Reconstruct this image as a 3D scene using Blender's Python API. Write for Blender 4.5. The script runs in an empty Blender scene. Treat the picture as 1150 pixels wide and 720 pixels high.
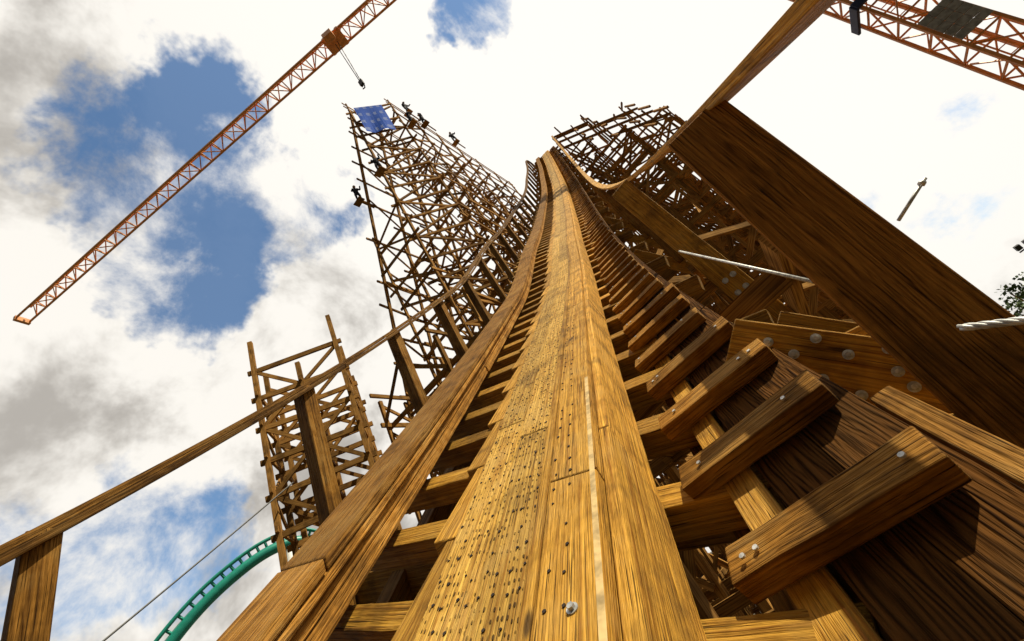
import bpy, math, random
from mathutils import Vector, Matrix
random.seed(7)
sc = bpy.context.scene
R = random.random
def U(a,b): return a+(b-a)*R()
GZ = -6.0
SUN = Vector((.54,.12,.83)).normalized()

# ------------------------------------------------------------------ node helpers
def newmat(name):
    m = bpy.data.materials.new(name); m.use_nodes=True
    nt=m.node_tree; nt.nodes.clear()
    out=nt.nodes.new('ShaderNodeOutputMaterial'); b=nt.nodes.new('ShaderNodeBsdfPrincipled')
    nt.links.new(b.outputs[0],out.inputs[0])
    return m,nt,b
def setin(nt,sock,v):
    if isinstance(v,bpy.types.NodeSocket): nt.links.new(v,sock)
    else: sock.default_value=v
def M(nt,op,a,b=0.0,c=None,clamp=False):
    n=nt.nodes.new('ShaderNodeMath'); n.operation=op; n.use_clamp=clamp
    setin(nt,n.inputs[0],a); setin(nt,n.inputs[1],b)
    if c is not None: setin(nt,n.inputs[2],c)
    return n.outputs[0]
def VM(nt,op,a,b):
    n=nt.nodes.new('ShaderNodeVectorMath'); n.operation=op
    setin(nt,n.inputs[0],a); setin(nt,n.inputs[1],b)
    return n.outputs['Value'] if op=='DOT_PRODUCT' else n.outputs[0]
def SS(nt,v,a,b,lo=0.0,hi=1.0):
    n=nt.nodes.new('ShaderNodeMapRange'); n.interpolation_type='SMOOTHSTEP'
    setin(nt,n.inputs[0],v); n.inputs[1].default_value=a; n.inputs[2].default_value=b
    n.inputs[3].default_value=lo; n.inputs[4].default_value=hi
    return n.outputs[0]
def NOISE(nt,vec,scale,detail=5,rough=.55,dist=0.0):
    n=nt.nodes.new('ShaderNodeTexNoise'); setin(nt,n.inputs['Vector'],vec)
    n.inputs['Scale'].default_value=scale; n.inputs['Detail'].default_value=detail
    n.inputs['Roughness'].default_value=rough; n.inputs['Distortion'].default_value=dist
    return n.outputs
def MIXC(nt,f,a,b,mode='MIX'):
    n=nt.nodes.new('ShaderNodeMix'); n.data_type='RGBA'; n.blend_type=mode
    setin(nt,n.inputs[0],f); setin(nt,n.inputs[6],a); setin(nt,n.inputs[7],b)
    return n.outputs[2]
def c4(c): return (c[0],c[1],c[2],1)
def MAP(nt,src,s):
    mp=nt.nodes.new('ShaderNodeMapping'); nt.links.new(src,mp.inputs[0]); mp.inputs['Scale'].default_value=(s[0],s[1],1); return mp.outputs[0]

# ------------------------------------------------------------------ materials
def wood(name,dark,light,rough=.62,incise=False,ring=.55,grey=.25,spec=.35,far=False,pale=.0):
    m,nt,b=newmat(name)
    tc=nt.nodes.new('ShaderNodeTexCoord'); UVc=tc.outputs['UV']
    streak=NOISE(nt,MAP(nt,UVc,(1.6,70)),1.0,1 if far else 4,.75)[0]
    fac=SS(nt,streak,.32,.72)
    if not far:
        warp=NOISE(nt,MAP(nt,UVc,(1.2,9)),1.0,2,.6)[0]
        sep=nt.nodes.new('ShaderNodeSeparateXYZ'); nt.links.new(UVc,sep.inputs[0])
        ph=M(nt,'ADD',M(nt,'MULTIPLY',sep.outputs[1],420.0),M(nt,'MULTIPLY',warp,62.0))
        rings=M(nt,'POWER',M(nt,'MULTIPLY_ADD',M(nt,'SINE',ph),.5,.5),2.2)
        rings=M(nt,'MULTIPLY',rings,SS(nt,streak,.3,.6,.25,1.0))
        fac=M(nt,'ADD',M(nt,'MULTIPLY',fac,1.0-ring*.7),M(nt,'MULTIPLY',rings,ring),clamp=True)
    col=MIXC(nt,fac,c4(light),c4(dark))
    blotch=NOISE(nt,tc.outputs['Object'],2.6 if far else 3.4,1 if far else 4,.7)[0]
    if pale: col=MIXC(nt,M(nt,'MULTIPLY',SS(nt,blotch,.54,.36),pale),col,(.62,.43,.16,1))
    col=MIXC(nt,M(nt,'MULTIPLY',SS(nt,blotch,.47,.68),grey),col,(.06,.032,.011,1))
    hgt=fac
    if not far:
        vo=nt.nodes.new('ShaderNodeTexVoronoi'); nt.links.new(MAP(nt,UVc,(1.7,6)),vo.inputs['Vector']); vo.inputs['Scale'].default_value=1
        kn=SS(nt,vo.outputs['Distance'],.03,.09,1.0,0.0)
        col=MIXC(nt,M(nt,'MULTIPLY',kn,.85),col,(.035,.014,.004,1))
        cr=NOISE(nt,MAP(nt,UVc,(4,170)),1.0,1,.5)[0]
        crk=SS(nt,cr,.65,.71)
        col=MIXC(nt,M(nt,'MULTIPLY',crk,.8),col,(.025,.011,.004,1))
        hgt=M(nt,'ADD',fac,crk)
    if incise:
        v4=MAP(nt,UVc,(26,62))
        v2=nt.nodes.new('ShaderNodeTexVoronoi'); nt.links.new(v4,v2.inputs['Vector']); v2.inputs['Scale'].default_value=1; v2.inputs['Randomness'].default_value=.35
        dots=SS(nt,v2.outputs['Distance'],.15,.27,1.0,0.0)
        sel=SS(nt,blotch,.40,.52)
        dots=M(nt,'MULTIPLY',dots,M(nt,'MULTIPLY_ADD',sel,.45,.4))
        col=MIXC(nt,dots,col,(.05,.022,.006,1))
        hgt=M(nt,'ADD',hgt,M(nt,'MULTIPLY',dots,1.8))
    at=nt.nodes.new('ShaderNodeAttribute'); at.attribute_name='tint'
    vv=nt.nodes.new('ShaderNodeCombineXYZ')
    for i in range(3): nt.links.new(at.outputs['Fac'],vv.inputs[i])
    col=MIXC(nt,1.0,col,vv.outputs[0],'MULTIPLY')
    nt.links.new(col,b.inputs['Base Color'])
    nt.links.new(M(nt,'MULTIPLY_ADD',fac,.2,rough-.1),b.inputs['Roughness'])
    b.inputs['Specular IOR Level'].default_value=spec
    if not far:
        bp=nt.nodes.new('ShaderNodeBump'); bp.inputs['Strength'].default_value=.9; bp.inputs['Distance'].default_value=.006; bp.invert=True
        nt.links.new(hgt,bp.inputs['Height']); nt.links.new(bp.outputs[0],b.inputs['Normal'])
    return m
W_PLANK=wood('wood_plank_incised',(.34,.14,.016),(.84,.51,.095),.62,True,.12,.45,.14,pale=.3)
W_GOLD=wood('wood_golden',(.28,.105,.010),(.84,.45,.060),.62,False,.18,.5,.12,pale=.2)
W_BEAM=wood('wood_beam',(.095,.036,.006),(.48,.225,.038),.72,False,.28,.55,.08,pale=.18)
W_DARK=wood('wood_grained_dark',(.016,.006,.002),(.14,.058,.012),.8,False,.7,.4,.04)
W_POST=wood('wood_post_brown',(.10,.038,.006),(.42,.19,.036),.72,False,.35,.5,.06)
W_LAT=wood('wood_structure',(.15,.066,.017),(.52,.275,.075),.85,False,.4,.5,.08,True)
def simple(name,col,rough=.5,metal=0.0,nscale=6,var=.35,bump=0.0):
    m,nt,b=newmat(name)
    tc=nt.nodes.new('ShaderNodeTexCoord')
    n=NOISE(nt,tc.outputs['Object'],nscale,3,.6)[0]
    f=SS(nt,n,.35,.68)
    dk=tuple(c*(1-var) for c in col)
    nt.links.new(MIXC(nt,f,c4(col),c4(dk)),b.inputs['Base Color'])
    b.inputs['Roughness'].default_value=rough; b.inputs['Metallic'].default_value=metal
    if bump:
        bp=nt.nodes.new('ShaderNodeBump'); bp.inputs['Strength'].default_value=bump; bp.inputs['Distance'].default_value=.02
        nt.links.new(n,bp.inputs['Height']); nt.links.new(bp.outputs[0],b.inputs['Normal'])
    return m
STEEL=simple('galvanised_steel',(.72,.73,.72),.45,.35,40,.5)
NAIL=simple('nail_steel',(.07,.05,.035),.5,.7,30,.5)
STRIP=simple('painted_sun_glare',(.74,.52,.22),.7,.0,16,.5,.3)  # pale colour standing in for sun glare on the wood
ORANGE=simple('crane_orange_paint',(.88,.36,.10),.45,0,3,.3)
GREEN=simple('turquoise_paint',(.02,.30,.23),.4,0,2,.2)
WHITE=simple('white_paint',(.75,.76,.75),.5,0,2,.15)
GREY=simple('concrete_grey',(.38,.37,.35),.85,0,5,.4,.3)
NAVY=simple('navy_paint',(.02,.03,.10),.5,0,3,.3)
BLACKM=simple('dark_cable',(.03,.03,.03),.5,.3,10,.3)
SKIN=simple('skin',(.45,.25,.17),.6,0,10,.1)
CLOTH=simple('work_clothes',(.02,.025,.05),.85,0,8,.4)
HELM=simple('helmet_plastic',(.75,.68,.55),.35,0,4,.1)

# ------------------------------------------------------------------ mesh builder
class MB:
    def __init__(s): s.v=[];s.f=[];s.uv=[];s.t=[]
    def ring(s,rings,tint=None,closed=True):
        if tint is None: tint=U(.55,1.25)
        n=len(rings[0]); base=len(s.v); ru=U(0,60); rv=U(0,60)
        per=[0]
        for i in range(n): per.append(per[-1]+(rings[0][(i+1)%n]-rings[0][i]).length)
        us=[0]
        for k in range(1,len(rings)): us.append(us[-1]+(rings[k][0]-rings[k-1][0]).length)
        for r in rings:
            for p in r: s.v.append(tuple(p))
        for k in range(len(rings)-1):
            for i in range(n):
                j=(i+1)%n
                s.f.append((base+k*n+i,base+k*n+j,base+(k+1)*n+j,base+(k+1)*n+i))
                s.uv+= [(ru+us[k],rv+per[i]),(ru+us[k],rv+per[i+1]),(ru+us[k+1],rv+per[i+1]),(ru+us[k+1],rv+per[i])]
                s.t.append(tint)
        if closed:
            for k,rev in ((0,True),(len(rings)-1,False)):
                idx=[base+k*n+i for i in range(n)]
                if rev: idx=idx[::-1]
                s.f.append(tuple(idx))
                c=sum(rings[k],Vector())/n
                e1=(rings[k][1]-rings[k][0]).normalized(); e2=(rings[k][-1]-rings[k][0]).normalized()
                for q in idx:
                    d=Vector(s.v[q])-c
                    s.uv.append((ru+d.dot(e1)*.35,rv+d.dot(e2)))
                s.t.append(tint*.85)
    def beam(s,p0,p1,w,h,up=(0,0,1),tint=None):
        p0=Vector(p0);p1=Vector(p1);d=(p1-p0)
        if d.length<1e-5: return
        d.normalize(); up=Vector(up)
        if abs(d.dot(up.normalized()))>.98: up=Vector((0,1,0)) if abs(d.y)<.9 else Vector((1,0,0))
        a=d.cross(up).normalized(); b=a.cross(d).normalized()
        o=[a*(-w/2)-b*(h/2), a*(w/2)-b*(h/2), a*(w/2)+b*(h/2), a*(-w/2)+b*(h/2)]
        s.ring([[p0+q for q in o],[p1+q for q in o]],tint)
    def rough_beam(s,p0,p1,w,h,up,tint,j):
        """hand sawn block: every corner slightly off"""
        p0=Vector(p0);p1=Vector(p1);d=(p1-p0).normalized(); up=Vector(up)
        a=d.cross(up).normalized(); b=a.cross(d).normalized()
        o=[a*(-w/2)-b*(h/2), a*(w/2)-b*(h/2), a*(w/2)+b*(h/2), a*(-w/2)+b*(h/2)]
        rg=[]
        for k in range(5):
            c=p0.lerp(p1,k/4)
            rg.append([c+q+a*U(-j,j)+(b*U(-j,j)*.5)+(d*U(-j,j)*1.2 if k in(0,4) else Vector()) for q in o])
        s.ring(rg,tint)
    def tube(s,pts,r,n=8,tint=1.0):
        rings=[]
        pts=[Vector(p) for p in pts]
        for k,p in enumerate(pts):
            d=(pts[min(k+1,len(pts)-1)]-pts[max(k-1,0)]).normalized()
            up=Vector((0,0,1)) if abs(d.z)<.9 else Vector((0,1,0))
            a=d.cross(up).normalized(); b=a.cross(d)
            rings.append([p+(a*math.cos(t)+b*math.sin(t))*r for t in [i*2*math.pi/n for i in range(n)]])
        s.ring(rings,tint)
    def disc(s,p,nrm,r,h,n=10,tint=1.0):
        nrm=Vector(nrm).normalized(); p=Vector(p); s.tube([p,p+nrm*h],r,n,tint)
    def obj(s,name,mat,parent=None,bevel=0,smooth=False):
        me=bpy.data.meshes.new(name); me.from_pydata(s.v,[],s.f)
        ul=me.uv_layers.new(name='UVMap'); ul.data.foreach_set('uv',[c for q in s.uv for c in q])
        at=me.attributes.new('tint','FLOAT','FACE'); at.data.foreach_set('value',s.t)
        me.materials.append(mat)
        if smooth: me.polygons.foreach_set('use_smooth',[True]*len(me.polygons))
        o=bpy.data.objects.new(name,me); sc.collection.objects.link(o)
        if parent: o.parent=parent
        if bevel:
            m=o.modifiers.new('bevel','BEVEL'); m.width=bevel; m.segments=2; m.limit_method='ANGLE'; m.angle_limit=math.radians(40)
        return o
def empty(name):
    e=bpy.data.objects.new(name,None); sc.collection.objects.link(e); e.empty_display_size=.3; return e

# ------------------------------------------------------------------ track curve
def off(y): return -1.66*(1-math.exp(-y/8.0))
def zb(y):
    if y<=29: return .725*y+.0135*y*y
    t=y-29; z0=.725*29+.0135*841; s0=.725+.027*29
    return z0+s0*t-.35*t*t if t<4.5 else z0+s0*4.5-.35*20.25+(s0-.7*4.5)*(t-4.5)
def bank(y):
    T=[(-9,.3),(0,.32),(5,.37),(9,.53),(13,.55),(22,.38),(28,.2),(45,.1)]
    if y<=T[0][0]: return T[0][1]
    for (a,va),(b_,vb) in zip(T,T[1:]):
        if y<=b_:
            t=(y-a)/(b_-a); t=t*t*(3-2*t); return va+(vb-va)*t
    return .1
def P(y,l,n): return Vector((off(y)+l,y,zb(y)+bank(y)*(.8-l)-1+n))
def Wk(y,l,n): return Vector((off(y)+l,y,zb(y)+bank(y)*.6-1.2+n))
Y0,Y1=-6.0,36.0
def ys(a,b):
    out=[a];y=a
    while True:
        y+= .12 if abs(y)<4 else (.25 if y<10 else .5)
        if y>=b-.02: break
        out.append(y)
    out.append(b); return out
def sweep(mb,l0,l1,n0,n1,a,b,fn=P,tint=None,jit=0.0):
    j=[U(-jit,jit) for _ in range(4)]
    rings=[]
    for y in ys(a,b):
        rings.append([fn(y,l0+j[0],n0),fn(y,l1+j[1],n0),fn(y,l1+j[1],n1+j[2]*.3),fn(y,l0+j[0],n1+j[2]*.3)])
    mb.ring(rings,tint)
def boards(mb,l0,l1,n0,n1,length,fn=P,jit=.004,gap=.008,a=Y0,b=Y1,tr=(.7,1.2)):
    y=a-R()*length*.5
    while y<b:
        L=length*U(.8,1.2) if y<9 else length*2
        if min(y+L-gap,b)>max(y,a)+.1: sweep(mb,l0,l1,n0,n1,max(y,a),min(y+L-gap,b),fn,U(*tr),jit)
        y+=L

coaster=empty('wooden_roller_coaster')
mb=MB()
lay=[(-.33,-.262),(-.258,-.19),(-.186,-.118),(-.114,-.04)]
for i,(n0,n1) in enumerate(lay):
    boards(mb,-.90+.01*i,-.365,n0,n1,1.6,jit=.008)
mb.obj('rail_laminations',W_GOLD,coaster,.004)
mb=MB()
boards(mb,-.93,-.765,-.036,0.0,1.9,a=Y0,jit=.003,tr=(.75,1.1))
boards(mb,-.76,-.588,-.036,0.002,1.7,a=Y0,jit=.003,tr=(.75,1.15))
mb.obj('rail_planks',W_PLANK,coaster,.004)
mb=MB()
boards(mb,-.580,-.545,-.036,.034,2.2,jit=.002,tr=(.55,.85))
boards(mb,-.540,-.375,-.036,.028,2.0,jit=.003,tr=(.9,1.2))
boards(mb,-.362,-.322,-.30,.006,2.4,jit=.003,tr=(1.0,1.3))
mb.obj('rail_edge_planks',W_GOLD,coaster,.004)
mb=MB(); sweep(mb,-.396,-.379,.029,.031,-4,1.9); mb.obj('glare_strip',STRIP,coaster,.001)  # sun glare along the edge plank, painted as a thin pale strip
mb=MB(); y=Y0
while y<Y1-1:
    L=.40 if y<12 else .8
    tp=.035
    r=[]
    for k in range(3):
        yy=y+(L-.01)*k/2
        e=-1.06-.04*(1-k/2)+tp*k/2
        r.append([P(yy,e,-.12),P(yy,-.94,-.12),P(yy,-.94,-.045),P(yy,e,-.045)])
    mb.ring(r,U(.7,1.2)); y+=L
mb.obj('rail_side_blocks',W_GOLD,coaster,.005)
# left rail
mb=MB()
for n0,n1,dl in [(-.02,.05,.0),(.054,.11,.008)]:
    boards(mb,-1.64+dl,-1.37-dl,n0,n1,3.0,jit=.006,tr=(1.3,1.7))
boards(mb,-1.66,-1.352,.114,.160,3.4,jit=.004,tr=(1.1,1.5))
boards(mb,-1.66,-1.345,.164,.212,3.2,jit=.004,tr=(.75,1.1))
mb.obj('outer_rail_laminations',W_BEAM,coaster,.007)
# cross ties
mb=MB(); y=Y0
while y<Y1:
    mb.rough_beam(P(y,-.93,-.40),P(y,-.05+U(-.04,.04),-.40),.11,.14,(0,-.6,.8),U(.5,1.0),.005); y+=.42
y=Y0+.1
while y<Y1:
    mb.rough_beam(P(y,-1.95,-.115),P(y,-.945,-.17),.10,.12,(0,-.6,.8),U(.4,.85),.004); y+=.33
y=Y0+.2
while y<Y1:
    mb.beam(P(y,-2.5,-.60),P(y,.55,-.60),.10,.16,(0,0,1),U(.4,.7)); y+=1.26
mb.obj('cross_ties',W_GOLD,coaster,.006)
mb=MB()
for l in (-1.9,-1.2,-.15): boards(mb,l-.05,l+.05,-.78,-.50,4,jit=.01,tr=(.5,.8))
mb.obj('track_ledgers',W_BEAM,coaster)
# walkway
mb=MB()
boards(mb,-.135,-.035,-.05,-.004,1.5,Wk,tr=(.7,1.0))
mb.obj('walkway_edge_boards',W_GOLD,coaster,.004)
mb=MB()
boards(mb,-.025,.135,-.05,-.004,2.2,Wk,tr=(.8,1.2)); boards(mb,.142,.302,-.05,-.006,2.0,Wk,tr=(.8,1.2)); boards(mb,.308,.46,-.05,-.006,2.4,Wk,tr=(.7,1.1),b=1.0)
mb.obj('walkway_planks',W_DARK,coaster,.003)
mb=MB(); bolts=MB(); y=.90-.32*12
while y<31:
    sl=.725+.027*max(min(y,29),0); up=Vector((U(-.04,.04),-sl,1)).normalized()
    x0=U(-.225,-.185); x1=U(.25,.295)
    a=Wk(y,x0,0)+up*.035; b_=Wk(y,x1,0)+up*.035+Vector((0,0,U(-.01,.012)))
    b_.y+=U(-.018,.018)
    mb.rough_beam(a,b_,.108+U(-.010,.008),.070,up,U(.75,1.35),.0035)
    if y<5:
        for t in (.10,.17,.80,.89): 
            q=a.lerp(b_,t)+up*.034+Vector((0,U(-.02,.02),0)); bolts.disc(q,up,.007,.005,8)
    y+=.32
mb.obj('walkway_cleats',W_BEAM,coaster,.005)
mb=MB()
boards(mb,-.10,-.02,-.25,-.055,3.0,Wk,tr=(.5,.8))
boards(mb,.20,.29,-.26,-.055,3.0,Wk,tr=(.5,.8))
sweep(mb,.325,.385,-.20,-.055,-3,1.55,Wk,.9)
mb.obj('walkway_stringers',W_BEAM,coaster,.005)
# nails
nails=MB(); y=.55
while y<7:
    sl=.725+.027*y; nn=Vector((bank(y),-sl,1)).normalized()
    for l,n in ((-.912,0),(-.865,0),(-.82,0),(-.785,0),(-.735,.002),(-.69,.002),(-.65,.002),(-.61,.002),(-.52,.028),(-.47,.028)):
        if R()<.8:
            yy=y+U(-.012,.012); nails.disc(P(yy,l+U(-.008,.008),n)-nn*.001,nn,U(.0035,.0055),.004,7)
    y+=.07
nails.obj('rail_nails',NAIL,coaster)
q=P(.82,-.45,.028); nn=Vector((.32,-.75,1)).normalized()
bolts.disc(q,nn,.013,.003,16); bolts.disc(q+nn*.003,nn,.008,.008,6)

# gusset brace with bolts
mb=MB()
g0=Vector((-.17,1.95,.54)); g1=Vector((.52,1.95,-.36))
mb.beam(g0,g1,.05,.25,(.6,0,.6),.95)
mb.beam((-.05,2.02,.30),(.46,2.02,.20),.05,.16,(0,0,1),.8)
mb.beam((.0,2.5,.62),(.6,2.5,-.25),.05,.2,(0,0,1),.8)
mb.beam((-.1,1.75,-.03),(.62,1.60,-.35),.07,.2,(0,0,1),.8)
for y in (6,8,10.1,12.2,14.3):
    x=off(y)
    mb.beam((x+.3,y+.06,P(y,.2,-.4).z),(x+.85,y+.06,P(y,.8,-1.2).z),.06,.16,(.6,0,.6),.8)
mb.obj('walkway_braces',W_GOLD,coaster,.005)
gd=(g1-g0).normalized(); gp=Vector((.8,0,.6)); gp=(gp-gd*gp.dot(gd)).normalized()
for t,s in ((.08,-.05),(.12,.05),(.20,.02),(.25,.09),(.29,-.05),(.34,.05),(.39,-.08),(.43,.09),(.5,-.02),(.55,.06),(.17,-.08),(.46,.02)):
    q=g0+(g1-g0)*t+gp*s; q.y=1.924
    bolts.disc(q,(0,-1,0),.018,.004,16); bolts.disc(q+Vector((0,-.004,0)),(0,-1,0),.009,.011,6)
for xx,zz in ((.20,.26),(.25,.25),(.30,.24),(.22,.20)):
    bolts.disc((xx,1.994,zz),(0,-1,0),.018,.004,16); bolts.disc((xx,1.99,zz),(0,-1,0),.009,.011,6)
for zz in (1.25,1.40,1.55):
    for xx in (.02,.10): bolts.disc((xx,3.918,zz),(0,-1,0),.026,.006,14)
bolts.obj('bolts_and_washers',STEEL,coaster)
rod=MB(); rod.tube([(-.06,3.85,2.02),(.27,2.2,.56)],.009,8); rod.tube([(.445,1.62,.43),(.57,1.62,.475)],.005,8)
rod.disc((.55,1.62,.468),(.13,0,.045),.010,.010,6)
for ph in range(4):
    pts=[]
    for i in range(60):
        t=i/59; c=Vector((.30,1.56,.115)).lerp(Vector((.75,1.2,-.26)),t); a=t*40+ph*math.pi/2
        pts.append(c+Vector((.3,.6,.2)).normalized()*math.cos(a)*.006+Vector((0,-.3,1)).normalized()*math.sin(a)*.006)
    rod.tube(pts,.005,6)
rod.obj('tie_rods_and_wire_rope',STEEL,coaster,0,True)

# ------------------------------------------------------------------ handrails
hr=empty('wooden_handrail')
mb=MB()
boards(mb,.73,.87,.965,1.015,3.1,a=-4.0,b=34,jit=.003,tr=(.85,1.1))
mb.obj('top_rail',W_GOLD,hr,.006)
def post(mb,y,l0,l1,th,top,length,tint=None,lean=0):
    a=P(y,0,0); x0=a.x+l0; x1=a.x+l1
    zt=P(y,(l0+l1)/2,0).z+top
    mb.beam(((x0+x1)/2+lean,y,zt-length),((x0+x1)/2,y,zt),x1-x0,th,(0,1,0),tint)
mb=MB()
post(mb,1.66,.55,.80,.055,.955,2.85,1.1,-.2)
mb.obj('near_post',W_POST,hr,.006)
mb=MB()
post(mb,3.95,.52,.74,.06,.95,2.15,.9,.10)
mb.obj('second_post',W_GOLD,hr,.006)
mb=MB()
y=6.0
while y<33:
    post(mb,y,.66,.78,.08,.95,1.8); y+=2.05
for y in (-2.2,-.3): post(mb,y,.62,.80,.08,.95,1.95)
mb.obj('posts',W_BEAM,hr,.006)
hl=empty('wooden_handrail')
mb=MB()
boards(mb,-2.47,-2.33,.985,1.03,3.3,a=-4,b=34,jit=.003,tr=(.4,.65))
boards(mb,-2.33,-2.29,.94,.982,3.3,a=-4,b=34,jit=.003,tr=(.35,.55))
y=.31-1.4*3
while y<32:
    post(mb,y,-2.47,-2.33,.11,.98,1.88,U(.6,.85)); y+=1.4
mb.obj('rail_and_posts',W_BEAM,hl,.006)

# ------------------------------------------------------------------ support structures
def lattice(mb,ylist,cols,top,dz=2.0,w=.13,h=.2,diag=.8,zmin=GZ,jx=.05,ov=.6,lon=.55,jz=.15,miss=0.0,ext=.6):
    prev=None
    for bi,y in enumerate(ylist):
        xs=cols(y); tops=[top(x,y) for x in xs]
        for x,t in zip(xs,tops):
            mb.beam((x+U(-jx,jx),y,zmin),(x,y,t+U(0,ext)),w*U(.85,1.15),h*U(.85,1.15),(0,1,0))
        z=zmin+dz*.6; k=0
        while z<max(tops):
            act=[i for i,t in enumerate(tops) if t>z-.3]
            if len(act)>1:
                jy=.12 if k%2 else -.12
                e=U(.1,.8); e2=U(.02,ov)
                if R()>miss: mb.beam((xs[act[0]]-e,y+jy,z+U(-jz,jz)),(xs[act[-1]]+e2,y+jy,z+U(-jz,jz)),w*.7,h*U(.8,1.2))
                for i in act[:-1]:
                    if R()<diag*.6 and tops[i+1]>z+dz*.5:
                        a,b_=(xs[i],xs[i+1]) if (i+k+bi+(R()<.3))%2 else (xs[i+1],xs[i])
                        mb.beam((a,y-jy,z+U(-.4,.3)),(b_,y-jy,z+dz*U(.8,1.5 if ext>.2 else 1.0)),w*.6,h*U(.6,1.0))
            if prev is not None:
                py,pxs,pt=prev
                for i in range(min(len(xs),len(pxs))):
                    if tops[i]>z and pt[i]>z-.5 and (i in(0,len(xs)-1) or (k+i)%3==0):
                        if R()>miss: mb.beam((pxs[i]+.1,py-U(.2,.7),z+.15+U(-jz,jz)),(xs[i]+.1,y+U(.2,.7),z+.15+U(-jz,jz)),w*.7,h*U(.7,1.1))
                        if R()<diag*lon:
                            if (k+bi+(R()<.3))%2: mb.beam((pxs[i]-.1,py,z),(xs[i]-.1,y,min(z+dz*U(.9,1.8),tops[i])),w*.6,h*.8)
                            else: mb.beam((pxs[i]-.1,py,min(z+dz,pt[i])),(xs[i]-.1,y,z),w*.6,h*.8)
            z+=dz; k+=1
        prev=(y,xs,tops)
mb=MB()
def ctop(x,y):
    o=off(y); r=o+1.0; l=o-2.4
    zt=P(y,max(min(x,r),l)-o,-.85).z
    if x>r: return zt-(x-r)*.85
    if x<l: return zt-(l-x)*1.3
    return zt
def ccols(y):
    o=off(y); xr=max(o+1.0,.205*y) if y>8.5 else o+.8
    xl=o-2.5-.09*max(y,0)
    n=5+ (1 if y>11 else 0)
    return [xl+(xr-xl)*i/(n-1) for i in range(n)]
yl=[-4,-1.6,.9]; y=3.3
while y<40: yl.append(y); y+=2.3
A=[q for q in yl if q<=11.5]; B=[q for q in yl if q>=10.5]
lattice(mb,A,ccols,ctop,1.5,.11,.15,.9,ov=.06,ext=.05)
lattice(mb,B,ccols,ctop,1.5,.10,.15,.9,ov=.4)
for y in B:
    o=off(y); r=o+1
    mb.beam((r,y+.2,ctop(r,y)),(.205*y+.9,y+.2,GZ),.12,.16,(0,1,0))
    zt=P(y,.8,0).z
    if y>22:
        mb.beam((o+1.5,y,zt-1),(o+1.5,y,zt+U(1.2,2.2)),.12,.12,(0,1,0))
        mb.beam((o+.9,y,zt+.9),(o+3.6,y,zt-1.2),.1,.16)
        mb.beam((o+3.6,y,zt-4.5),(o+3.6,y,zt+U(-.6,.3)),.12,.12,(0,1,0))
        mb.beam((o+6.2,y,zt-9),(o+6.2,y,zt-3.6),.12,.12,(0,1,0)); mb.beam((o+3.4,y,zt-1.8),(o+6.6,y,zt-4.4),.1,.16)
for a,b_ in zip(B,B[1:]):
    if a>20:
        for dx,dz_ in ((3.6,-.3),(3.6,-1.6),(1.5,1.0),(5.2,-3.2),(2.5,-.2),(6.2,-3.0)):
            mb.beam((off(a)+dx,a-.3,zb(a)-1+dz_),(off(b_)+dx,b_+.3,zb(b_)-1+dz_),.1,.14)
mb.obj('support_bents',W_LAT,coaster)

tower=empty('wooden_support_structure')
mb=MB()
def ttop(x,y): return 40.0 if x>=-10.45 else 40-(-10.4-x)*4.4
yl=[16.2+2.85*i for i in range(8)]
lattice(mb,yl,lambda y:[-19,-16.4,-13.6,-10.3]+([-8.0] if y>17.5 else []),ttop,1.95,.125,.18,1.0,lon=.5,jz=.4,miss=.1)
for y in yl:
    mb.beam((-10.4,y+.2,40.4),(-20.6,y+.2,GZ),.14,.2,(0,1,0))
for zz in range(23):
    z=39.6-zz*1.95; mb.beam((-10.5-U(0,.5),15.9,z),(-7.8,18.8,z+U(-.35,.35)),.1,.18)
    if zz%2: mb.beam((-10.3,16.1,z),(-8,18.7,z-1.95),.1,.15)
    elif R()<.7: mb.beam((-10.3,16.1,z-1.95),(-8,18.7,z),.1,.15)
for a,b_ in zip(yl,yl[1:]):
    for zz in range(0,22):
        z=39.5-zz*1.95; x=-10.4-(40-z)/4.5
        if R()<.9: mb.beam((x-.12,a-U(.2,.7),z+U(-.4,.4)),(x-.12,b_+U(.2,.7),z+U(-.4,.4)),.1,.16)
        if (zz+int(a))%2: mb.beam((x+.1,a,z),(x-.3,b_,z-1.95),.09,.14)
for y in yl:
    for x in (-10.3,-8.0):
        if x<-9 or y>17.5: mb.beam((x,y,40),(x,y,41.1+U(0,.5)),.1,.1,(0,1,0))
mb.beam((-10.3,yl[0]-.5,41.0),(-10.3,yl[-1]+.5,41.0),.06,.14); mb.beam((-10.3,yl[0]-.5,40.4),(-10.3,yl[-1]+.5,40.4),.06,.14)
mb.beam((-8,yl[1]-.5,41.0),(-8,yl[-1]+.5,41.0),.06,.14); mb.beam((-8,yl[1]-.5,40.4),(-8,yl[-1]+.5,40.4),.06,.14)
mb.obj('lattice',W_LAT,tower)

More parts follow.
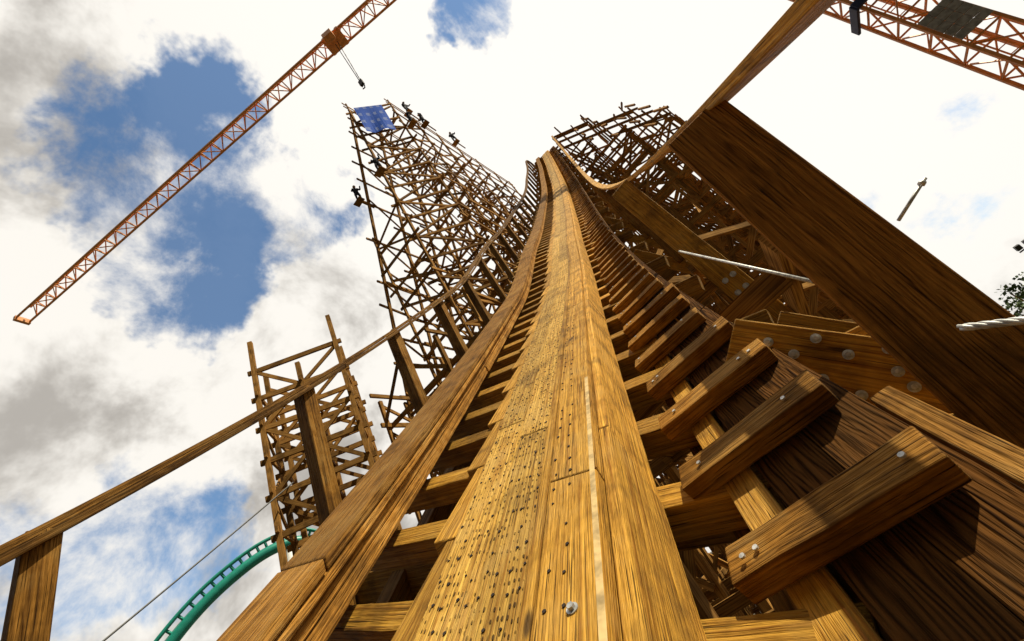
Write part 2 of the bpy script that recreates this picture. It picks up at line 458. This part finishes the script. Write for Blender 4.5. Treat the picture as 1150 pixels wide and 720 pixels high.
tw2=empty('wooden_support_tower')
mb=MB()
A0=Vector((-16,8,0)); e1=Vector((.69,.72,0)); e2=Vector((-.72,.69,0))
def q(i,j,z): v=A0+e1*(1.8*i)+e2*(1.5*j); return Vector((v.x,v.y,z))
for i in range(3):
    for j in range(3):
        mb.beam(q(i,j,GZ),q(i,j,(16.3,14.2,16.4)[i]-(.9*j)),.18,.2,(e1))
k=0; z=GZ+1
while z<15.6:
    for j in range(3):
        if z<14.5-.5*j or (j==0): mb.beam(q(-.15,j,z),q(2.15,j,z+U(-.15,.15)),.1,.22)
        if z<13.5:
            a,b_=((0,1) if k%2 else (1,0)); mb.beam(q(a,j,z),q(b_,j,z+1.5),.08,.16)
            if R()<.6: mb.beam(q(1+b_,j,z),q(1+a,j,z+1.5),.08,.16)
    for i in range(3):
        if z<14: mb.beam(q(i,-.15,z+.2),q(i,2.15,z+.2),.1,.2)
        if z<12 and R()<.6: mb.beam(q(i,0,z if k%2 else z+1.5),q(i,1,z+1.5 if k%2 else z),.08,.16)
    z+=1.5;k+=1
mb.obj('lattice',W_LAT,tw2)
mb=MB()
lattice(mb,[11.5,13.9,16],lambda y:[-13,-10.9,-8.8,-6.6],lambda x,y:10.6+.25*(y-11),1.6,.13,.18,.8)
mb.obj('linking_bents',W_LAT,tw2)

# banner
n=10
me=bpy.data.meshes.new('banner'); V=[];F=[]
b0=Vector((-9.95,16.25,39.4)); b1=Vector((-8.45,18.05,39.4)); bn=Vector((.77,-.64,0))
for i in range(n+1):
    for j in range(n+1):
        u=i/n;v=j/n
        p=b0.lerp(b1,u); p.z-=v*4.4; p+=bn*(.28+.12*math.sin(u*9+v*2)*v)
        V.append(p)
for i in range(n):
    for j in range(n): F.append((i*(n+1)+j,(i+1)*(n+1)+j,(i+1)*(n+1)+j+1,i*(n+1)+j+1))
me.from_pydata(V,[],F)
m,nt,b=newmat('banner_cloth')
tc=nt.nodes.new('ShaderNodeTexCoord'); sp=nt.nodes.new('ShaderNodeSeparateXYZ'); nt.links.new(tc.outputs['Object'],sp.inputs[0])
w1=M(nt,'SINE',M(nt,'MULTIPLY',sp.outputs[2],5.0)); w2=M(nt,'SINE',M(nt,'ADD',M(nt,'MULTIPLY',sp.outputs[0],17.0),w1))
mk=M(nt,'MULTIPLY',M(nt,'GREATER_THAN',w1,.35),M(nt,'GREATER_THAN',w2,.1))
nt.links.new(MIXC(nt,M(nt,'MULTIPLY',mk,.3),(.008,.09,.55,1),(.6,.68,.8,1)),b.inputs['Base Color']); b.inputs['Roughness'].default_value=.8; b.inputs['Specular IOR Level'].default_value=.1
me.materials.append(m); o=bpy.data.objects.new('banner',me); sc.collection.objects.link(o)

# ------------------------------------------------------------------ tower crane
cr=empty('tower_crane')
MX,MY,JZ=11.5,20.15,45.0
mb=MB(); w=.55; z=GZ; k=0
for sx in(-w,w):
    for sy in(-w,w): mb.beam((MX+sx,MY+sy,GZ),(MX+sx,MY+sy,JZ-1),.11,.11,(0,1,0),1)
while z<JZ-3:
    z2=z+1.3
    for (ax,ay,bx,by) in ((-w,-w,w,-w),(w,-w,w,w),(w,w,-w,w),(-w,w,-w,-w)):
        mb.beam((MX+ax,MY+ay,z),(MX+bx,MY+by,z),.06,.06,tint=1)
        if k%2: mb.beam((MX+ax,MY+ay,z),(MX+bx,MY+by,z2),.05,.05,tint=1)
        else: mb.beam((MX+ax,MY+ay,z2),(MX+bx,MY+by,z),.05,.05,tint=1)
    z=z2;k+=1
mb.beam((MX-.2,MY-.2,GZ),(MX-.2,MY-.2,JZ-2),.04,.04,(0,1,0),1);mb.beam((MX+.2,MY-.2,GZ),(MX+.2,MY-.2,JZ-2),.04,.04,(0,1,0),1)
z=GZ
while z<JZ-3: mb.beam((MX-.2,MY-.2,z),(MX+.2,MY-.2,z),.03,.03,tint=1); z+=.4
mb.obj('mast',ORANGE,cr)
jd=Vector((-56.5,-17.8,0)).normalized(); jn=Vector((-jd.y,jd.x,0))
J0=Vector((MX,MY,JZ)); L=60.0
mb=MB()
mb.beam(J0+jn*.7,J0+jd*L+jn*.5,.15,.15,tint=1); mb.beam(J0-jn*.7,J0+jd*L-jn*.5,.15,.15,tint=1)
mb.beam(J0+Vector((0,0,1.7)),J0+jd*(L-1)+Vector((0,0,1.1)),.16,.16,tint=1)
s=0;k=0
while s<L-1.4:
    h1=1.7-.6*s/L; ww=.7-.2*s/L
    a=J0+jd*s; m_=J0+jd*(s+.7)+Vector((0,0,h1)); c=J0+jd*(s+1.4)
    for sg in(-1,1):
        mb.beam(a+jn*ww*sg,m_,.09,.09,tint=1); mb.beam(m_,c+jn*ww*sg,.09,.09,tint=1)
    mb.beam(a+jn*ww,a-jn*ww,.09,.09,tint=1); mb.beam(a+jn*ww*(1 if k%2 else -1),c-jn*ww*(1 if k%2 else -1),.07,.07,tint=1)
    s+=1.4;k+=1
mb.beam(J0+jd*(L-.1)+jn*.6,J0+jd*(L-.1)-jn*.6,.3,.5,tint=1)
mb.beam(J0+jn*.8,J0-jd*15+jn*.8,.16,.3,tint=1); mb.beam(J0-jn*.8,J0-jd*15-jn*.8,.16,.3,tint=1)
for i in range(11): mb.beam(J0-jd*1.4*i+jn*.8,J0-jd*1.4*(i+1)-jn*.8,.1,.1,tint=1); mb.beam(J0-jd*1.4*i+jn*.8,J0-jd*1.4*i-jn*.8,.1,.1,tint=1)
mb.obj('jib',ORANGE,cr)
mb=MB()
tr=J0+jd*19.4
mb.tube([tr+Vector((.15,0,-.4)),tr+Vector((.05,0,-8.6))],.035,6); mb.tube([tr+Vector((-.15,0,-.4)),tr+Vector((-.05,0,-8.6))],.035,6)
mb.beam(tr+Vector((0,0,-9.2)),tr+Vector((0,0,-8.5)),.35,.2,(0,1,0)); mb.tube([tr+Vector((0,0,-9.2)),tr+Vector((.12,0,-9.5)),tr+Vector((.05,0,-9.8)),tr+Vector((-.15,0,-9.65))],.05,6)
mb.obj('hoist_cables_and_hook',BLACKM,cr)
mb=MB(); mb.beam(tr-jd*.9+Vector((0,0,-.25)),tr+jd*.9+Vector((0,0,-.25)),1.3,.2,tint=1)
for s_ in(-.7,.7):
    for t_ in(-.7,.7): mb.disc(tr+jd*s_+jn*t_+Vector((0,0,-.1)),jn,.2,.08)
mb.beam(tr-jd*.3+jn*.9+Vector((0,0,-.9)),tr+jd*.6+jn*.9+Vector((0,0,-.9)),.6,.8,tint=.8)
mb.obj('trolley',ORANGE,cr,.02)
mb=MB()
for i in range(3): mb.beam(J0-jd*(12+i*.9)+Vector((0,0,-2)),J0-jd*(12+i*.9)+Vector((0,0,.6)),.75,1.4,jn)
for i in range(5):
    for j in range(3):
        mb.beam((MX-.52+j*.36,MY-w-.12,8.7+i*.33),(MX-.18+j*.36,MY-w-.12,8.7+i*.33),.06,.31)
mb.obj('counterweights_and_plates',GREY,cr,.01)
mb=MB(); 
mb.beam((MX-w-.2,MY-w-.2,12.6),(MX-w-.2,MY+w+.2,12.6),.12,.4); mb.beam((MX-w-.2,MY-w-.2,12.6),(MX+w+.2,MY-w-.2,12.6),.12,.4)
mb.beam((MX+1.6,MY-1.6,JZ-3.4),(MX+1.6,MY-1.6,JZ-1.2),1.5,1.6,(0,1,0))
mb.obj('cab_and_platform',NAVY,cr,.03)

# ------------------------------------------------------------------ turquoise steel coaster
gc=empty('steel_roller_coaster')
ctl=[(-66,4,-6),(-65,9,3),(-62.5,14,12),(-59.5,19,18.3),(-57,23.5,21.6),(-55,27.5,22.9),(-54,31,22.0),(-53.5,34,17),(-53.5,36,9),(-54,37,0)]
def cat(p,t):
    i=min(int(t),len(p)-2); f=t-i
    a=Vector(p[max(i-1,0)]);b=Vector(p[i]);c=Vector(p[i+1]);d=Vector(p[min(i+2,len(p)-1)])
    return .5*((2*b)+(c-a)*f+(2*a-5*b+4*c-d)*f*f+(3*b-a-3*c+d)*f**3)
N=100; C=[cat(ctl,i*(len(ctl)-1)/N) for i in range(N)]
side=Vector((.85,-.35,.35)).normalized()
mb=MB(); rl=[[],[]]
for i,p in enumerate(C):
    d=(C[min(i+1,N-1)]-C[max(i-1,0)]).normalized(); s_=side-d*side.dot(d); s_.normalize(); nn=s_.cross(d).normalized()
    if nn.z<0 and i<60: nn=-nn
    rl[0].append(p+s_*.8+nn*1.0); rl[1].append(p-s_*.8+nn*1.0)
    if i%2==0: mb.beam(p,p+s_*.8+nn*1.0,.22,.22,tint=1); mb.beam(p,p-s_*.8+nn*1.0,.22,.22,tint=1)
mb.tube(C,.6,10); mb.tube(rl[0],.22,8); mb.tube(rl[1],.22,8)
mb.obj('track',GREEN,gc,0,True)
mb=MB()
for i in (58,): mb.tube([C[i],(C[i].x,C[i].y,GZ)],.45,12)
mb.obj('support_columns',WHITE,gc,0,True)

mb=MB(); a=Vector((-15.6,8.6,8.8)); b_=Vector((-11.4,-12,GZ)); pts=[]
for i in range(30):
    t=i/29; p=a.lerp(b_,t); p.z-=1.2*t*(1-t); pts.append(p)
mb.tube(pts,.028,6); mb.obj('guy_cable',BLACKM)

# ------------------------------------------------------------------ workers
import bmesh
def person(loc,yaw,pose=0):
    e=empty('construction_worker')
    J=dict(pel=(0,0,.95),ch=(0,-.03,1.25),nk=(0,-.05,1.48),hd=(0,-.08,1.62),
      ls=(-.19,-.04,1.42),le=(-.30,-.12,1.15),lh=(-.2,-.38,1.12),rs=(.19,-.04,1.42),re=(.34,-.1,1.2),rh=(.36,-.38,1.32 if pose else 1.0),
      lhp=(-.1,0,.92),lk=(-.13,-.10,.5),la=(-.12,.03,.08),lf=(-.13,-.15,.03),rhp=(.1,0,.92),rk=(.16,-.05,.5),ra=(.18,.10,.08),rf=(.18,-.08,.03))
    E=[('pel','ch'),('ch','nk'),('nk','hd'),('ch','ls'),('ls','le'),('le','lh'),('ch','rs'),('rs','re'),('re','rh'),('pel','lhp'),('lhp','lk'),('lk','la'),('la','lf'),('pel','rhp'),('rhp','rk'),('rk','ra'),('ra','rf')]
    rad=dict(pel=.17,ch=.20,nk=.06,hd=.09,ls=.09,le=.07,lh=.045,rs=.09,re=.07,rh=.045,lhp=.12,lk=.09,la=.065,lf=.055,rhp=.12,rk=.09,ra=.065,rf=.055)
    K=list(J); me=bpy.data.meshes.new('body'); me.from_pydata([J[k] for k in K],[(K.index(a),K.index(b)) for a,b in E],[])
    o=bpy.data.objects.new('body',me); sc.collection.objects.link(o); o.parent=e
    o.modifiers.new('skin','SKIN'); o.modifiers.new('sub','SUBSURF').levels=1
    for i,k in enumerate(K): me.skin_vertices[0].data[i].radius=(rad[k],rad[k])
    me.skin_vertices[0].data[0].use_root=True
    me.materials.append(CLOTH)
    for nm,mt,zc,sx,cut in (('head',SKIN,1.66,.095,False),('helmet',HELM,1.70,.125,True)):
        bm=bmesh.new(); bmesh.ops.create_uvsphere(bm,u_segments=14,v_segments=10,radius=1)
        for v in bm.verts:
            if cut and v.co.z<0: v.co.z=0; v.co.x*=1.1; v.co.y*=1.25
            v.co=Vector((v.co.x*sx*.9,v.co.y*sx-.09,v.co.z*sx*1.15+zc))
        me2=bpy.data.meshes.new(nm); bm.to_mesh(me2); bm.free(); me2.materials.append(mt)
        o2=bpy.data.objects.new(nm,me2); sc.collection.objects.link(o2); o2.parent=e
    e.location=loc; e.rotation_euler=(0,0,yaw)
plat=MB()
for i,(p,yaw) in enumerate((((-7.5,20.4,39.6),1.2),((-7.4,22.1,39.2),-.6),((-7.2,18.9,35.2),2.2),((-9.8,15.3,28.6),.5),((-7.4,26.5,40.2),.5),((-12.9,15.7,29.5),.9))):
    person(p,yaw,i%2); plat.beam((p[0]-.5,p[1],p[2]-.04),(p[0]+.3,p[1],p[2]-.04),.5,.05); plat.beam((p[0],p[1],p[2]-.12),(p[0],p[1]+1.2,p[2]-.12),.1,.1)
plat.obj('platform_boards',W_LAT,tower)

# ------------------------------------------------------------------ ground and trees
gm,nt,b=newmat('ground_soil')
tc=nt.nodes.new('ShaderNodeTexCoord'); n1=NOISE(nt,tc.outputs['Object'],.08,3)[0]; n2=NOISE(nt,tc.outputs['Object'],1.5,4,.65)[0]
col=MIXC(nt,SS(nt,n1,.42,.58),(.085,.055,.03,1),(.035,.05,.018,1)); col=MIXC(nt,M(nt,'MULTIPLY',SS(nt,n2,.35,.7),.6),col,(.03,.022,.014,1))
nt.links.new(col,b.inputs['Base Color']); b.inputs['Roughness'].default_value=.95
me=bpy.data.meshes.new('ground'); S=1500; me.from_pydata([(-S,-S,GZ),(S,-S,GZ),(S,S,GZ),(-S,S,GZ)],[],[(0,1,2,3)]); me.materials.append(gm)
o=bpy.data.objects.new('ground',me); sc.collection.objects.link(o)
lm,nt,b=newmat('foliage')
tc=nt.nodes.new('ShaderNodeTexCoord'); n1=NOISE(nt,tc.outputs['Object'],.6,2)[0]
nt.links.new(MIXC(nt,SS(nt,n1,.35,.65),(.03,.065,.014,1),(.09,.14,.035,1)),b.inputs['Base Color']); b.inputs['Roughness'].default_value=.7
lv=[];lf=[];trk=MB()
for i in range(20):
    x=-20+i*4.6+U(-1.5,1.5); y=62+U(-6,16); H=U(6.5,10.5)
    trk.tube([(x,y,GZ),(x+.2,y,GZ+H*.4),(x+U(-.3,.3),y,GZ+H*.85)],.22,7)
    cl=[]
    for c in range(14):
        a=U(0,6.28); r=U(.2,2.6); z=GZ+H*U(.35,1.0); d=Vector((x+math.cos(a)*r*(1.25-(z-GZ)/H*.6),y+math.sin(a)*r,z)); cl.append((d,U(.6,1.3)))
        trk.tube([(x,y,GZ+H*.35),tuple(d)],.06,5)
    for d,rr in cl:
        for k in range(60):
            v=Vector((random.gauss(0,1),random.gauss(0,1),random.gauss(0,1))).normalized()*rr*(R()**.4)
            p=d+v; s_=U(.12,.28); a=Vector((U(-1,1),U(-1,1),U(-1,1))).normalized(); b2=a.cross(Vector((U(-1,1),U(-1,1),U(-1,1)))).normalized()
            n0=len(lv); lv+= [p-a*s_,p-b2*s_*.6,p+a*s_,p+b2*s_*.6]; lf.append((n0,n0+1,n0+2,n0+3))
me=bpy.data.meshes.new('tree_row'); me.from_pydata(lv,[],lf); me.materials.append(lm)
tro=empty('distant_tree_row'); o=bpy.data.objects.new('foliage',me); sc.collection.objects.link(o); o.parent=tro
trk.obj('trunks',W_LAT,tro)
fl=empty('floodlight_mast'); mb=MB(); fx,fy,fz=13.5,40.0,4.5
mb.tube([(fx,fy,GZ),(fx,fy,fz)],.09,8); mb.beam((fx-.5,fy,fz),(fx+.5,fy,fz),.08,.08)
for dx in(-.4,0.1,.5): mb.beam((fx+dx,fy-.15,fz+.1),(fx+dx,fy-.3,fz+.4),.28,.2,(0,1,0)); 
mb.obj('pole_and_lamps',BLACKM,fl)

# ------------------------------------------------------------------ world
wd=bpy.data.worlds.new('World'); sc.world=wd; wd.use_nodes=True; nt=wd.node_tree; nt.nodes.clear()
out=nt.nodes.new('ShaderNodeOutputWorld')
sky=nt.nodes.new('ShaderNodeTexSky'); sky.sky_type='NISHITA'; sky.sun_disc=False
sky.sun_elevation=math.asin(SUN.z); sky.sun_rotation=math.atan2(SUN.x,SUN.y); sky.air_density=1.0; sky.dust_density=.3; sky.ozone_density=3.0
bg1=nt.nodes.new('ShaderNodeBackground'); bg1.inputs[1].default_value=.145
sk2=MIXC(nt,1.0,sky.outputs[0],(.78,1.04,1.10,1),'MULTIPLY'); nt.links.new(sk2,bg1.inputs[0])
tc=nt.nodes.new('ShaderNodeTexCoord'); D=tc.outputs['Generated']
nw=NOISE(nt,D,5.0,5,.62)[1]
wv=VM(nt,'ADD',D,VM(nt,'MULTIPLY',VM(nt,'SUBTRACT',nw,(.5,.5,.5)),(.34,.34,.34)))
wvn=nt.nodes.new('ShaderNodeVectorMath'); wvn.operation='NORMALIZE'; nt.links.new(wv,wvn.inputs[0]); wv=wvn.outputs[0]
hole=None
def blob(c,ro,ri,amp=1.0):
    global hole
    c=Vector(c).normalized()
    h=M(nt,'MULTIPLY',SS(nt,VM(nt,'DOT_PRODUCT',wv,tuple(c)),math.cos(math.radians(ro)),math.cos(math.radians(ri))),amp)
    hole=h if hole is None else M(nt,'MAXIMUM',hole,h)
blob((-.473,.173,.863),14,5); blob((-.43,.33,.84),11,4,.9); blob((-.60,.20,.77),11,4,.85)
blob((.023,.462,.887),5.5,2,.75); blob((-.90,.22,.40),13,4,.78); blob((-.80,.12,.52),7,2,.6)
blob((.323,.916,.239),12,3,.45); blob((.05,.62,.78),6,2,.45)
fb=NOISE(nt,D,5.2,7,.62,.2)[0]
al=SS(nt,M(nt,'SUBTRACT',fb,M(nt,'MULTIPLY',hole,.43)),.05,.28,.06,1.0)
sh=NOISE(nt,VM(nt,'ADD',D,(3.1,1.7,.4)),3.8,6,.6,.15)[0]
glow=SS(nt,VM(nt,'DOT_PRODUCT',D,Vector((.25,.60,.76)).normalized()),.55,.98)
shv=M(nt,'ADD',sh,M(nt,'MULTIPLY',glow,.25))
cc=MIXC(nt,SS(nt,shv,.36,.56),(.48,.45,.41,1),(1.0,.96,.89,1))
cc=MIXC(nt,M(nt,'MULTIPLY',glow,.35),cc,(1.15,1.13,1.08,1))
dim=SS(nt,VM(nt,'DOT_PRODUCT',D,(-.27,.87,.42)),-.10,.32,.04,1.0)   # unseen clouds behind the camera darkened to cut the ambient fill
bg2=nt.nodes.new('ShaderNodeBackground'); nt.links.new(cc,bg2.inputs[0]); nt.links.new(dim,bg2.inputs[1])
mx=nt.nodes.new('ShaderNodeMixShader'); nt.links.new(al,mx.inputs[0]); nt.links.new(bg1.outputs[0],mx.inputs[1]); nt.links.new(bg2.outputs[0],mx.inputs[2])
nt.links.new(mx.outputs[0],out.inputs[0])
sl=bpy.data.lights.new('sun','SUN'); sl.energy=5.0; sl.angle=math.radians(.5); sl.color=(1,.90,.68)
so=bpy.data.objects.new('sun',sl); sc.collection.objects.link(so); so.rotation_euler=SUN.to_track_quat('Z','Y').to_euler()
# camera
cam=bpy.data.cameras.new('camera'); cam.sensor_width=36; cam.lens=500/1150*36; cam.clip_start=.02; cam.clip_end=5000
co=bpy.data.objects.new('camera',cam); sc.collection.objects.link(co)
f=Vector((-.360,.748,.558)).normalized(); r=Vector((.635,.635,-.441)); r=(r-f*r.dot(f)).normalized(); u=r.cross(f).normalized()
mt=Matrix(((r.x,u.x,-f.x,0),(r.y,u.y,-f.y,0),(r.z,u.z,-f.z,0),(0,0,0,1)))
co.matrix_world=mt; sc.camera=co
sc.view_settings.view_transform='Standard'; sc.view_settings.look='None'; sc.view_settings.exposure=0
